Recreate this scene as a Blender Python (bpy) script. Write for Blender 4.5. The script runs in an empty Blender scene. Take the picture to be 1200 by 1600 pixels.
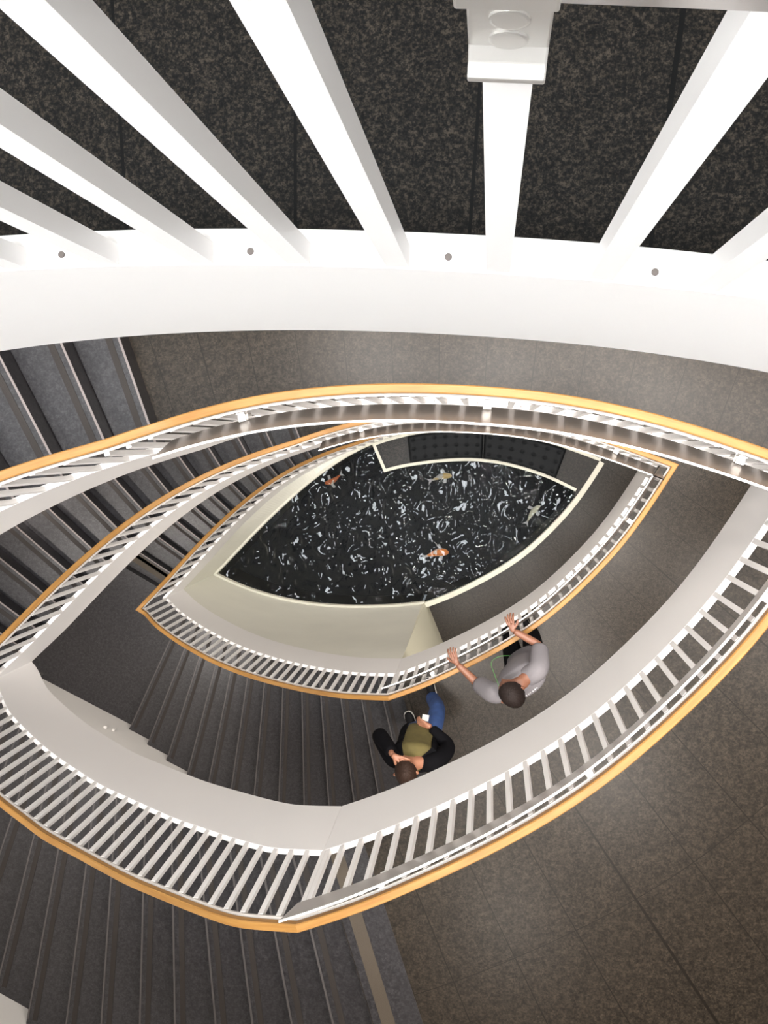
import bpy, bmesh, math, random
from mathutils import Vector, Matrix
random.seed(7)
C = bpy.context.scene.collection
S = bpy.context.scene

# ---------------------------------------------------------------- camera, light, exposure
U = 4.2                 # metres per plan unit
D0 = 3.125              # camera height above the pond floor, in plan units
cam_d = bpy.data.cameras.new('camera'); cam = bpy.data.objects.new('camera', cam_d); C.objects.link(cam)
cam_d.sensor_fit = 'VERTICAL'; cam_d.sensor_height = 24.0; cam_d.lens = 24.0*1450/1600
cam_d.clip_start = 0.02; cam_d.clip_end = 200
down = Vector((165, 108, -1450)).normalized()
ax = Vector((1, 0, 0)); ax = (ax - down*ax.dot(down)).normalized()
ay = (-down).cross(ax)
M = Matrix((ax, ay, -down)).to_4x4(); M.translation = (0, 0, D0*U)
cam.matrix_world = M
S.camera = cam
S.view_settings.view_transform = 'Standard'; S.view_settings.look = 'None'
S.view_settings.gamma = 1.0; S.view_settings.use_curve_mapping = False
S.view_settings.exposure = 0.42
wd = bpy.data.worlds.new('world'); S.world = wd; wd.use_nodes = True
wd.node_tree.nodes['Background'].inputs[0].default_value = (0.9, 0.95, 1.0, 1)
wd.node_tree.nodes['Background'].inputs[1].default_value = 0.25

Z = lambda dep: (D0 - dep)*U
E_ = 0.07               # curb height above its floor (plan units)
CURB = {'a': 0.25, 'b': 1.16, 'c': 2.10, 'd': 3.055}
zc = {k: Z(v) for k, v in CURB.items()}
zf = {k: Z(v + E_) for k, v in CURB.items()}
HALF = {'d': 0.4775*U, 'c': 0.47*U, 'b': 0.455*U}
CEIL = zf['a'] + 7.5

def area(name, loc, size, power, col, size_y=None, rot=(0, 0, 0), spread=180):
    l = bpy.data.lights.new(name, 'AREA'); l.energy = power; l.size = size; l.color = col
    l.shape = 'RECTANGLE' if size_y else 'DISK'
    if size_y: l.size_y = size_y
    l.spread = math.radians(spread)
    o = bpy.data.objects.new(name, l); o.location = loc; o.rotation_euler = rot; C.objects.link(o); return o
area('skylight_lamp', (-0.9, -1.2, CEIL-0.14), 4.7, 1000, (.97, 0.985, 1.0), 3.7)
#DOWNLIGHT list: plan x, y (units), power ; one unseen set per storey, partly from floor glow spots, mostly added to brighten
DL = [(0.27, -0.73, 20), (0.23, 0.22, 20), (0.56, 0.04, 22), (-0.28, 0.30, 12), (0.70, -0.45, 18), (0.05, -1.05, 14), (0.75, 0.5, 12), (0.95, -1.0, 14), (0.02, 0.17, 26), (-0.25, 0.17, 22), (0.36, 0.10, 26), (0.36, -0.30, 26), (0.14, -0.52, 26), (-0.08, -0.66, 24)]
SL = [(-1.22, -0.33, 26), (-1.05, -0.05, 22), (-0.98, -0.68, 24)]     # unseen lamps added under the half landings to brighten the stairs

# ---------------------------------------------------------------- materials
def nm(name):
    m = bpy.data.materials.new(name); m.use_nodes = True
    nt = m.node_tree; return m, nt, nt.nodes['Principled BSDF']
def N(nt, t, **kw):
    n = nt.nodes.new(t)
    for k, v in kw.items():
        if k.startswith('i_'): n.inputs[k[2:].replace('_', ' ')].default_value = v
        else: setattr(n, k, v)
    return n
def plain(name, col, rough=0.5, metal=0.0, bump=0.0, bscale=40, var=0.0, spec=0.5, vscale=2.0):
    m, nt, b = nm(name)
    b.inputs['Base Color'].default_value = (*col, 1); b.inputs['Roughness'].default_value = rough
    b.inputs['Metallic'].default_value = metal; b.inputs['Specular IOR Level'].default_value = spec
    tc = N(nt, 'ShaderNodeTexCoord')
    if var:
        n = N(nt, 'ShaderNodeTexNoise', i_Scale=vscale, i_Detail=4.0)
        nt.links.new(tc.outputs['Object'], n.inputs['Vector'])
        r = N(nt, 'ShaderNodeValToRGB'); r.color_ramp.elements[0].position = .3; r.color_ramp.elements[1].position = .7
        r.color_ramp.elements[0].color = (*[c*(1-var) for c in col], 1); r.color_ramp.elements[1].color = (*[min(1, c*(1+var)) for c in col], 1)
        nt.links.new(n.outputs['Fac'], r.inputs['Fac']); nt.links.new(r.outputs['Color'], b.inputs['Base Color'])
    if bump:
        n = N(nt, 'ShaderNodeTexNoise', i_Scale=bscale, i_Detail=3.0); nt.links.new(tc.outputs['Object'], n.inputs['Vector'])
        bp = N(nt, 'ShaderNodeBump', i_Strength=bump, i_Distance=0.01)
        nt.links.new(n.outputs['Fac'], bp.inputs['Height']); nt.links.new(bp.outputs['Normal'], b.inputs['Normal'])
    return m
def granite(name, dark, mid, light, rough=0.3, scale=95, seam=False, spec=0.5):
    m, nt, b = nm(name); tc = N(nt, 'ShaderNodeTexCoord')
    n = N(nt, 'ShaderNodeTexNoise', i_Scale=scale, i_Detail=5.0, i_Roughness=0.75)
    nt.links.new(tc.outputs['Object'], n.inputs['Vector'])
    r = N(nt, 'ShaderNodeValToRGB'); e = r.color_ramp.elements
    e[0].position = .40; e[0].color = (*dark, 1); e[1].position = .62; e[1].color = (*light, 1)
    x = r.color_ramp.elements.new(.5); x.color = (*mid, 1)
    nt.links.new(n.outputs['Fac'], r.inputs['Fac'])
    n2 = N(nt, 'ShaderNodeTexNoise', i_Scale=scale*.4, i_Detail=2.0); nt.links.new(tc.outputs['Object'], n2.inputs['Vector'])
    hs = N(nt, 'ShaderNodeHueSaturation'); mr = N(nt, 'ShaderNodeMapRange')
    mr.inputs['From Min'].default_value = .35; mr.inputs['From Max'].default_value = .65
    mr.inputs['To Min'].default_value = .72; mr.inputs['To Max'].default_value = 1.28
    nt.links.new(n2.outputs['Fac'], mr.inputs['Value']); nt.links.new(mr.outputs['Result'], hs.inputs['Value'])
    nt.links.new(r.outputs['Color'], hs.inputs['Color'])
    out = hs.outputs['Color']
    if seam:
        uv = N(nt, 'ShaderNodeUVMap'); sp = N(nt, 'ShaderNodeSeparateXYZ'); nt.links.new(uv.outputs['UV'], sp.inputs['Vector'])
        fr = N(nt, 'ShaderNodeMath', operation='FRACT'); nt.links.new(sp.outputs['X'], fr.inputs[0])
        lt = N(nt, 'ShaderNodeMath', operation='LESS_THAN'); nt.links.new(fr.outputs[0], lt.inputs[0]); lt.inputs[1].default_value = 0.02
        fr2 = N(nt, 'ShaderNodeMath', operation='FRACT'); nt.links.new(sp.outputs['Y'], fr2.inputs[0])
        lt2 = N(nt, 'ShaderNodeMath', operation='LESS_THAN'); nt.links.new(fr2.outputs[0], lt2.inputs[0]); lt2.inputs[1].default_value = 0.004
        mx = N(nt, 'ShaderNodeMath', operation='MAXIMUM'); nt.links.new(lt.outputs[0], mx.inputs[0]); nt.links.new(lt2.outputs[0], mx.inputs[1])
        mi = N(nt, 'ShaderNodeMix', data_type='RGBA'); nt.links.new(mx.outputs[0], mi.inputs['Factor'])
        nt.links.new(out, mi.inputs['A']); mi.inputs['B'].default_value = (*[c*.8 for c in dark], 1)
        out = mi.outputs['Result']
    nt.links.new(out, b.inputs['Base Color'])
    b.inputs['Roughness'].default_value = rough; b.inputs['Specular IOR Level'].default_value = spec
    return m
def wood_mat(name, c1, c2):
    m, nt, b = nm(name); tc = N(nt, 'ShaderNodeTexCoord'); uv = N(nt, 'ShaderNodeUVMap')
    mp = N(nt, 'ShaderNodeMapping'); mp.inputs['Scale'].default_value = (3.0, 60.0, 60.0)
    nt.links.new(uv.outputs['UV'], mp.inputs['Vector'])
    n = N(nt, 'ShaderNodeTexNoise', i_Scale=1.0, i_Detail=6.0, i_Roughness=0.6); nt.links.new(mp.outputs['Vector'], n.inputs['Vector'])
    r = N(nt, 'ShaderNodeValToRGB'); e = r.color_ramp.elements
    e[0].position = .3; e[0].color = (*c1, 1); e[1].position = .65; e[1].color = (*c2, 1)
    nt.links.new(n.outputs['Fac'], r.inputs['Fac']); nt.links.new(r.outputs['Color'], b.inputs['Base Color'])
    b.inputs['Roughness'].default_value = .42; b.inputs['Specular IOR Level'].default_value = .25
    return m
def emit(name, col, s):
    m = bpy.data.materials.new(name); m.use_nodes = True; nt = m.node_tree; nt.nodes.clear()
    e = nt.nodes.new('ShaderNodeEmission'); o = nt.nodes.new('ShaderNodeOutputMaterial')
    e.inputs[0].default_value = (*col, 1); e.inputs[1].default_value = s; nt.links.new(e.outputs[0], o.inputs[0]); return m

WHITE = plain('white_paint', (.80, .775, .755), .45, bump=.03, bscale=30)
PLASTER = plain('white_plaster', (.74, .72, .69), .7, bump=.05, bscale=18, var=.02)
CREAM = plain('cream_stone', (.62, .60, .50), .55, bump=.05, bscale=60, var=.04, vscale=6)
METAL = plain('satin_steel', (.46, .43, .41), .28, metal=.85, bump=.01, bscale=200)
EDGEW = plain('pale_metal_edge', (.88, .86, .83), .35)
STEEL = plain('brushed_bracket', (.62, .60, .57), .33, metal=.7)
OAK = wood_mat('oak', (.240, .112, .028), (.335, .175, .050))
G_A = granite('dark_granite', (.0015, .0013, .0012), (.0055, .0047, .0040), (.028, .022, .016), .55, 190, True, .08)
G_F = granite('floor_granite', (.015, .0118, .0086), (.025, .0198, .0147), (.044, .034, .024), .34, 85, True, .24)
G_S = granite('stair_granite', (.016, .015, .0165), (.025, .0235, .0255), (.039, .0365, .038), .34, 85)
G_R = granite('riser_granite', (.03, .028, .028), (.05, .046, .044), (.09, .08, .075), .4, 60)
GRIP = plain('grip_strip', (.018, .013, .010), .7, bump=.2, bscale=300)
TACT = plain('tactile_strip', (.062, .047, .031), .6, bump=.3, bscale=400)
LEATHER = plain('black_leather', (.009, .010, .011), .6, spec=.12, bump=.15, bscale=90)
BLACKP = plain('pond_liner', (.004, .004, .005), .8)

# ---------------------------------------------------------------- object helpers
def tag(o, label, cat, group=None, kind=None):
    if label: o['label'] = label
    if cat: o['category'] = cat
    if group: o['group'] = group
    if kind: o['kind'] = kind
    return o
def empty(name, loc, label, cat, group=None):
    o = bpy.data.objects.new(name, None); o.location = loc; C.objects.link(o); return tag(o, label, cat, group)
def mesh(name, V, F, mat, parent=None, smooth=False, uv=None, bevel=0, loc=None):
    """V in world coordinates; parent is an Empty/mesh whose location is subtracted."""
    off = Vector((0, 0, 0))
    if parent is not None:
        p = parent
        while p is not None: off += p.location; p = p.parent
    own = Vector(loc) if loc is not None else off
    me = bpy.data.meshes.new(name)
    me.from_pydata([tuple(Vector(v) - own) for v in V], [], F); me.update()
    me.materials.append(mat)
    if uv:
        l = me.uv_layers.new(name='UVMap')
        for lp in me.loops: l.data[lp.index].uv = uv[lp.vertex_index]
    bm = bmesh.new(); bm.from_mesh(me); bmesh.ops.recalc_face_normals(bm, faces=bm.faces); bm.to_mesh(me); bm.free()
    if smooth:
        for p in me.polygons: p.use_smooth = True
    o = bpy.data.objects.new(name, me); C.objects.link(o)
    if parent is not None: o.parent = parent
    if loc is not None: o.location = own - off
    if bevel:
        b = o.modifiers.new('bevel', 'BEVEL'); b.width = bevel; b.segments = 2; b.limit_method = 'ANGLE'
    return o
def struct(o): o['kind'] = 'structure'; return o
def prism(name, poly, z0, z1, mat, parent=None, bevel=0, loc=None):
    n = len(poly)
    V = [(x, y, z0) for x, y in poly] + [(x, y, z1) for x, y in poly]
    F = [list(range(n))[::-1], list(range(n, 2*n))] + [[i, (i+1) % n, n+(i+1) % n, n+i] for i in range(n)]
    return mesh(name, V, F, mat, parent, bevel=bevel, loc=loc)
def loft(name, secs, mat, parent=None, smooth=False, bevel=0, loc=None, uv=False):
    """secs: list of closed cross sections (same vertex count) -> capped tube"""
    k = len(secs[0]); V = [v for s in secs for v in s]; F = []
    for i in range(len(secs)-1):
        for j in range(k):
            a, b = i*k+j, i*k+(j+1) % k
            F.append([a, b, b+k, a+k])
    F.append(list(range(k))[::-1]); F.append([(len(secs)-1)*k+j for j in range(k)])
    U_ = None
    if uv:
        U_ = []; s = 0
        for i, sc in enumerate(secs):
            if i: s += (Vector(sc[0])-Vector(secs[i-1][0])).length
            for j in range(k): U_.append((s, j*.02))
    return mesh(name, V, F, mat, parent, smooth, U_, bevel, loc)
def cyl(c, r, ax_, h, n=16):
    ax_ = Vector(ax_).normalized(); t = ax_.orthogonal().normalized(); b = ax_.cross(t); c = Vector(c)
    return [[c + ax_*z + (t*math.cos(2*math.pi*i/n) + b*math.sin(2*math.pi*i/n))*r*q for i in range(n)] for z, q in ((0, 1), (h*.8, 1), (h, .85))]

# ---------------------------------------------------------------- the eye-shaped well: plan curve in units
def cubic(P, n):
    """Catmull-Rom through P, resampled to n points by arc length"""
    P = [Vector(p) for p in P]; Q = [2*P[0]-P[1]] + P + [2*P[-1]-P[-2]]; out = []
    for i in range(1, len(Q)-2):
        for s in range(24):
            t = s/24; a, b, c, d = Q[i-1], Q[i], Q[i+1], Q[i+2]
            out.append(.5*((2*b)+(c-a)*t+(2*a-5*b+4*c-d)*t*t+(3*b-a-3*c+d)*t**3))
    out.append(P[-1]); return resample(out, n)
def resample(P, n):
    L = [0]
    for a, b in zip(P[:-1], P[1:]): L.append(L[-1]+(b-a).length)
    out = []; j = 0
    for i in range(n):
        s = L[-1]*i/(n-1)
        while j < len(L)-2 and L[j+1] < s: j += 1
        t = (s-L[j])/max(1e-9, L[j+1]-L[j]); out.append(P[j].lerp(P[j+1], min(1, max(0, t))))
    return out
def fit_smooth(P, n, rounds=60):
    Q = cubic(P, n)
    for _ in range(rounds):
        Q = [Q[0]] + [Q[i]*.5+(Q[i-1]+Q[i+1])*.25 for i in range(1, n-1)] + [Q[-1]]
    return resample(Q, n)
K = (-.211, -.531); R = (.358, -.050); L = (-.928, -.447)
A1 = [K, (-.150, -.509), (-.080, -.474), (.013, -.424), (.111, -.357), (.196, -.275), (.267, -.194), (.331, -.096), R]
A2 = [R, (.280, -.0205), (.185, .012), (.099, .033), (.035, .0425), (-.06, .049), (-.113, .0495), (-.183, .0465), (-.269, .034), (-.378, .003), (-.475, -.043), (-.604, -.133), (-.715, -.231), (-.803, -.317), (-.87, -.387), L]
A3 = [L, (-.86, -.479), (-.783, -.506), (-.71, -.525), (-.629, -.540), (-.55, -.547), (-.476, -.550), (-.41, -.549), (-.346, -.546), (-.275, -.540), K]
W1 = fit_smooth(A1, 90); W2 = fit_smooth(A2, 170); W3 = fit_smooth(A3, 90)
def outset(P):
    out = []
    for i, p in enumerate(P):
        if p.x < -.40:
            t = min(1, max(0, (-.40-p.x)/.528)); a = .030*math.sin(math.pi*t)**1.3
            d = (P[min(i+1, len(P)-1)]-P[i-1]).normalized(); p = p + Vector((d.y, -d.x))*a
        out.append(p)
    return out
W2s = outset(W2)
def make_loop(w2):
    P = list(W1) + list(w2[1:]) + list(W3[1:-1]); n = len(P); nv = []
    for i in range(n):
        a = (P[i]-P[i-1]).normalized(); b = (P[(i+1) % n]-P[i]).normalized()
        na = Vector((a.y, -a.x)); nb = Vector((b.y, -b.x)); nv.append((na+nb)/(1+na.dot(nb)))
    return P, nv
LP, LN = make_loop(W2s); RP, RN = make_loop(W2)
NL = len(LP); iR = 89; iL = iR+169
def off(i, o, PP=None, NN=None):
    PP = PP or LP; NN = NN or LN
    p = PP[i % NL] + NN[i % NL]*o; return p
ARC = [0.0]
for i in range(NL): ARC.append(ARC[-1] + (LP[(i+1) % NL]-LP[i]).length)

# nosing lines of every flight: plan point + direction (deg), numbered from the lowest riser
LOWC = {1: (-.929, -.571, -115.5), 2: (-.876, -.592, -112.2), 3: (-.822, -.610, -108.6), 4: (-.767, -.633, -105.4), 5: (-.714, -.644, -102), 6: (-.657, -.653, -99), 7: (-.601, -.660, -95.8), 8: (-.542, -.665, -92.5), 9: (-.483, -.661, -89.2), 10: (-.426, -.658, -86), 11: (-.368, -.652, -83), 12: (-.311, -.639, -80), 13: (-.254, -.624, -76.7), 14: (-.200, -.606, -73.4)}
LOWB = {1: (-1.0, -.68, -116), 2: (-.95, -.70, -113), 3: (-.89, -.715, -110), 4: (-.829, -.736, -105.6), 5: (-.763, -.735, -101.9), 6: (-.696, -.746, -98.6), 7: (-.636, -.751, -95.2), 8: (-.566, -.756, -92.7), 9: (-.503, -.754, -90), 10: (-.438, -.744, -85.5), 11: (-.374, -.736, -83.3), 12: (-.311, -.727, -80), 13: (-.250, -.703, -76.9), 14: (-.193, -.683, -73.3)}
TOPD = {1: (-.442, .025, 110), 2: (-.492, .003, 114), 3: (-.535, -.021, 118.5), 4: (-.575, -.048, 122.5), 5: (-.621, -.079, 126), 6: (-.671, -.107, 129.3), 7: (-.713, -.136, 132.2), 8: (-.759, -.173, 135), 9: (-.802, -.212, 137.6), 10: (-.840, -.251, 140), 11: (-.881, -.292, 142.4), 12: (-.919, -.340, 144.8), 13: (-.956, -.385, 147.6), 14: (-.991, -.433, 150.7)}
TOPC = dict(TOPD); TOPC.update({1: (-.442, .019, 111), 2: (-.499, .001, 115), 3: (-.550, -.020, 119), 4: (-.604, -.046, 122.3), 5: (-.654, -.071, 126), 6: (-.704, -.099, 129.5), 7: (-.754, -.134, 132.5), 8: (-.802, -.168, 135.2), 9: (-.849, -.206, 137.9), 10: (-.894, -.246, 140)})
TOPC.update({11: (-.93, -.29, 142.5), 12: (-.965, -.335, 145)})
TOPB = dict(TOPC); TOPB.update({1: (-.451, .031, 109), 2: (-.501, .011, 113.6), 3: (-.557, -.011, 117.5)})

WALLC = [Vector(p) for p in ((.06, -1.395), (-1.60, -.595), (-1.56, .10), (-.48, .64))]
WALLB = [Vector(p) for p in ((.10, -1.521), (-1.66, -.641), (-1.60, .13), (-.47, .69))]
def hit(poly, l, want=None):
    """intersection of an infinite line (x, y, deg) with an open polyline -> (seg index, t, point), nearest to the line's origin"""
    o = Vector(l[:2]); d = Vector((math.cos(math.radians(l[2])), math.sin(math.radians(l[2])))); best = None
    for i in range(len(poly)-1):
        a, b = poly[i], poly[i+1]; e = b-a; den = d.x*e.y-d.y*e.x
        if abs(den) < 1e-9: continue
        w = a-o; s = (w.x*e.y-w.y*e.x)/den; t = (w.x*d.y-w.y*d.x)/den
        if -1e-6 <= t <= 1+1e-6 and (want is None or s*want > 0):
            if best is None or abs(s) < abs(best[3]): best = (i, t, a+e*t, s)
    return best
def inner_hit(l, i0, i1, o=.0080):
    """where a nosing line meets the curb's outer face -> (fractional loop index, point)"""
    P = [off(i, o) for i in range(i0, i1+1)]
    h = hit(P, l)
    if h is None:      # the line misses the curve: take the nearer end
        q = Vector(l[:2]); h = (0, 0, P[0], 0) if (P[0]-q).length < (P[-1]-q).length else (len(P)-2, 1, P[-1], 0)
    return i0+h[0]+h[1], h[2]
iT = next(i for i in range(iR, iL) if LP[i].x < -.385)
TOP = {'d': TOPD, 'c': TOPC, 'b': TOPB}; LOW = {'d': LOWC, 'c': LOWB, 'b': LOWB}   # LOW[k]: flight from the half landing above k up to the next storey
WALLS = {('top', 'd'): WALLC, ('low', 'd'): WALLC, ('top', 'c'): WALLC, ('low', 'c'): WALLB, ('top', 'b'): WALLB, ('low', 'b'): WALLB}
def profile(k):
    """curb-top height for every loop index, K..T flat, T..L rising, L..K rising to the storey above"""
    z0, h = zc[k], HALF[k]; pts = [(0, 0.0), (iT-4, 0.0)]
    for i in range(1, 15): pts.append((inner_hit(TOP[k][i], iT-14, iL)[0], min(h, (i-.15)*h/14+.012*U)))
    pts = [p for p in pts if p[0] < iL-6]; pts += [(iL-1, h), (iL+1, h)]
    for i in range(1, 15):
        f = inner_hit(LOW[k][i], iL, NL)[0]
        if iL+5 < f < NL-8: pts.append((f, h+(i)*h/14+.014*U))
    pts.append((NL, 2*h)); out = []; j = 0
    for i in range(NL+1):
        while j < len(pts)-2 and pts[j+1][0] < i: j += 1
        a, b = pts[j], pts[j+1]; t = (i-a[0])/max(1e-6, b[0]-a[0]); out.append(z0+a[1]+(b[1]-a[1])*min(1, max(0, t)))
    for _ in range(6): out = [out[0]] + [out[i]*.5+(out[i-1]+out[i+1])*.25 if i not in (iL,) and i > iT-10 else out[i] for i in range(1, NL)] + [out[NL]]
    return out
PROF = {k: profile(k) for k in 'dcb'}
def V3(p, z): return (p.x*U, p.y*U, z)
def ribbon(name, idx, zf_, sec, mat, parent=None, smooth=False, uv=False, bevel=0, loop=None):
    """sec: list of (outward offset, height) in units, swept along loop indices"""
    PP, NN = loop or (LP, LN)
    secs = [[V3(off(i, o, PP, NN), zf_(i)+dz*U) for o, dz in sec] for i in idx]
    return loft(name, secs, mat, parent, smooth, bevel, uv=uv)
FT = .150     # fascia height (units)
RAILH = .182  # top of the oak rail above the curb (units)

# ---------------------------------------------------------------- storeys: floors, ceilings under them, fascias
RECT = (-1.95, 1.75, -2.0, 1.5)
def rect_hit(p, ang):
    d = Vector((math.cos(ang), math.sin(ang))); t = 9
    if d.x > 1e-6: t = min(t, (RECT[1]-p.x)/d.x)
    if d.x < -1e-6: t = min(t, (RECT[0]-p.x)/d.x)
    if d.y > 1e-6: t = min(t, (RECT[3]-p.y)/d.y)
    if d.y < -1e-6: t = min(t, (RECT[2]-p.y)/d.y)
    return p+d*t, t
def rays(low14, top1, o=.0080):
    """ruled lines of a storey floor: from the top riser of the lower flight round to the first riser of the upper one"""
    a = inner_hit(low14, iL, NL, o)[0] if low14 else NL; b = inner_hit(top1, iT-14, iL, o)[0]
    out = []; s0 = ARC[int(a)] - ARC[NL]
    idx = [a] + list(range(int(a)+1, NL)) + list(range(NL, NL+iR))
    tot = ARC[NL-0] ; 
    def s(i): return (ARC[int(i)]-ARC[NL]) if i < NL else ARC[int(i)-NL]
    sR = ARC[iR]
    for i in idx:
        if i < NL and i == a: p = off(int(a), o).lerp(off(int(a)+1, o), a-int(a))
        else: p = off(int(i), o)
        t = min(1, max(0, (s(i)-s0)/(sR-s0))); ang = low14[2] + t*(-33-low14[2])
        out.append((p, math.radians(ang), s(i)/.075))
    q = off(iR, o); uR = math.floor(sR/.075)+.5
    for j in range(0, 13): out.append((q, math.radians(-33+99*j/12), uR))
    sT = ARC[int(b)]
    for i in list(range(iR+1, int(b)+1)):
        p = off(i, o); t = (ARC[i]-sR)/(sT-sR); ang = 66+t*(top1[2]-66)
        out.append((p, math.radians(ang), uR+(ARC[i]-sR)/.0585))
    p = off(int(b), o).lerp(off(int(b)+1, o), b-int(b)); out.append((p, math.radians(top1[2]), uR+(sT-sR)/.0585))
    return out
def ruled(name, rs, z1, z0, mat, zslope=None):
    V = []; UV = []; F = []; n = len(rs)
    for p, a, u in rs:
        q, t = rect_hit(p, a)
        for z in (z1, z0):
            V += [V3(p, z), V3(q, z)]; UV += [(u, .13), (u, .13+t*U/1.2)]
    for i in range(n-1):
        a, b = 4*i, 4*i+4
        F += [[a, a+1, b+1, b], [a+2, b+2, b+3, a+3], [a, b, b+2, a+2], [a+1, a+3, b+3, b+1]]
    F += [[0, 2, 3, 1], [4*n-4, 4*n-3, 4*n-1, 4*n-2]]
    F = [f for f in F if len({V[x] for x in f}) >= 3]
    return mesh(name, V, F, mat, uv=UV)
storey_name = {'a': 'topmost', 'b': 'second', 'c': 'third', 'd': 'pond level'}
CWk = {'a': .0098, 'b': .0085, 'c': .0085}; TRIM = {}; CEILS = {}
for k in 'abcd':
    l14 = {'a': LOWB, 'b': LOWB, 'c': LOWC, 'd': LOWC}[k][14]; t1 = {'a': TOPB, 'b': TOPB, 'c': TOPC, 'd': TOPD}[k][1]
    rs = rays(l14, t1)
    tag(ruled('floor', rs, zf[k], zf[k]-.03, G_A if k == 'a' else G_F), {'a': 'dark speckled granite floor seen between the big balusters at the top', 'b': 'brown granite landing floor at lower right and along the top', 'c': 'granite landing floor where the two people stand', 'd': 'granite floor strip beside the pond'}[k], 'floor', kind='structure')
    if k != 'd':
        CEILS[k] = ruled('ceiling', rs, zf[k]-.03, zc[k]-(FT-.012)*U, PLASTER); tag(CEILS[k], 'white plaster ceiling under the %s floor' % {'a': 'topmost', 'b': 'second', 'c': 'third'}[k], 'ceiling', kind='structure')
        zk = zc[k]
        t = ribbon('trim_%d' % ('abc'.index(k)+1), list(range(0, iT+7)), (lambda i: zk) if k == 'a' else (lambda i, P=PROF[k]: P[i]), [(0, 0), (CWk[k], 0), (CWk[k], -FT), (0, -FT)], WHITE, bevel=.004)
        TRIM[k] = t
        tag(t, 'white curved fascia and curb round the well at the %s floor' % {'a': 'topmost', 'b': 'second', 'c': 'third'}[k], 'fascia', kind='structure')
# thin darker stone band at the head of the stair on the second floor
bandp = [(-.178, -.560), (-.1655, -.5555), (-.020, -.950), (-.07, -.950)]

# ---------------------------------------------------------------- outer walls, roof
def wallbox(name, a, b, z0, z1, th=.12):
    a = Vector(a); b = Vector(b); d = (b-a).normalized(); n = Vector((d.y, -d.x))*th/U
    return struct(prism(name, [tuple((p)*U) for p in (a, b, b+n, a+n)], z0, z1, PLASTER))
x0, x1, y0, y1 = RECT
wallbox('wall_right', (x1, y0), (x1, y1), -.6, CEIL+.2); wallbox('wall_back', (x1, y1), (x0, y1), -.6, CEIL+.2)
wallbox('wall_left', (x0, y1), (x0, y0), -.6, CEIL+.2); wallbox('wall_front', (x0, y0), (x1, y0), -.6, CEIL+.2)
ROOF = struct(prism('ceiling', [(x0*U, y0*U), (x1*U, y0*U), (x1*U, y1*U), (x0*U, y1*U)], CEIL, CEIL+.2, plain('grey_ceiling', (.14, .135, .13), .8)))
def wallpoly(name, P, z0, z1, label):
    """outer wall of the stair, one mesh along a polyline, 12 cm thick outwards"""
    n = []
    for i in range(len(P)):
        ds = []
        if i: ds.append((P[i]-P[i-1]).normalized())
        if i < len(P)-1: ds.append((P[i+1]-P[i]).normalized())
        ns = [Vector((-d.y, d.x)) for d in ds]; m = sum(ns, Vector((0, 0)))
        n.append((m/(m.dot(ns[0])) if len(ns) > 1 else ns[0])*.12/U)
    secs = [[V3(p, z0), V3(p+q, z0), V3(p+q, z1), V3(p, z1)] for p, q in zip(P, n)]
    return tag(loft(name, secs, PLASTER), label, 'wall', kind='structure')
zmid = {k: zf[k]+HALF[k] for k in 'dcb'}
extC = [Vector((.25, -1.99))] + WALLC + [Vector((-.80, 1.49))]
extB = [Vector((.25, -1.99))] + WALLB + [Vector((-.78, 1.49))]
wallpoly('wall_stair', extC, -.03, zmid['c']-.62, 'white outer wall of the lower stair')
wallpoly('wall_stair', extB, zmid['c']-.62, CEIL, 'white outer wall of the upper stair')
# rooflight over the well
SKX, SKY = -.9, -1.2
wl = prism('window_1', [(SKX-2.4, SKY-1.9), (SKX+2.4, SKY-1.9), (SKX+2.4, SKY+1.9), (SKX-2.4, SKY+1.9)], CEIL-.05, CEIL+.02, emit('rooflight_glass', (.80, .90, 1.0), 10.0))
tag(wl, None, None, kind='structure')
for a in range(5):
    struct(prism('window_frame', [(SKX-2.45+a*1.2, SKY-1.95), (SKX-2.38+a*1.2, SKY-1.95), (SKX-2.38+a*1.2, SKY+1.95), (SKX-2.45+a*1.2, SKY+1.95)], CEIL-.08, CEIL-.05, WHITE))

# ---------------------------------------------------------------- staircases
def line_pts(l, lo, hi, wall):
    fi, p = inner_hit(l, lo, hi); l2 = (p.x, p.y, l[2]); h = hit(wall, l2, want=1)
    return fi, p, h
def inner_path(fa, fb, o=.0080):
    P = [off(int(fa), o).lerp(off(int(fa)+1, o), fa-int(fa))] + [off(i, o) for i in range(int(fa)+1, int(fb)+1)]
    P.append(off(int(fb), o).lerp(off(int(fb)+1, o), fb-int(fb))); return P
def outer_path(ha, hb, wall):
    """wall points strictly between two hits, walking from a to b"""
    if ha[0] == hb[0]: return []
    if ha[0] < hb[0]: return [wall[i] for i in range(ha[0]+1, hb[0]+1)]
    return [wall[i] for i in range(ha[0], hb[0], -1)]
def strip(name, l, p, q, d0, d1, side, z, mat, parent):
    """thin band parallel to a nosing line p-q, from d0 to d1 units behind it"""
    d = (q-p).normalized(); n = Vector((-d.y, d.x))*side
    return prism(name, [tuple(v*U) for v in (p+d*.004+n*d0, q-d*.012+n*d0, q-d*.012+n*d1, p+d*.004+n*d1)], z+.0002, z+.0025, mat, parent)
GRIPS = True
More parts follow.
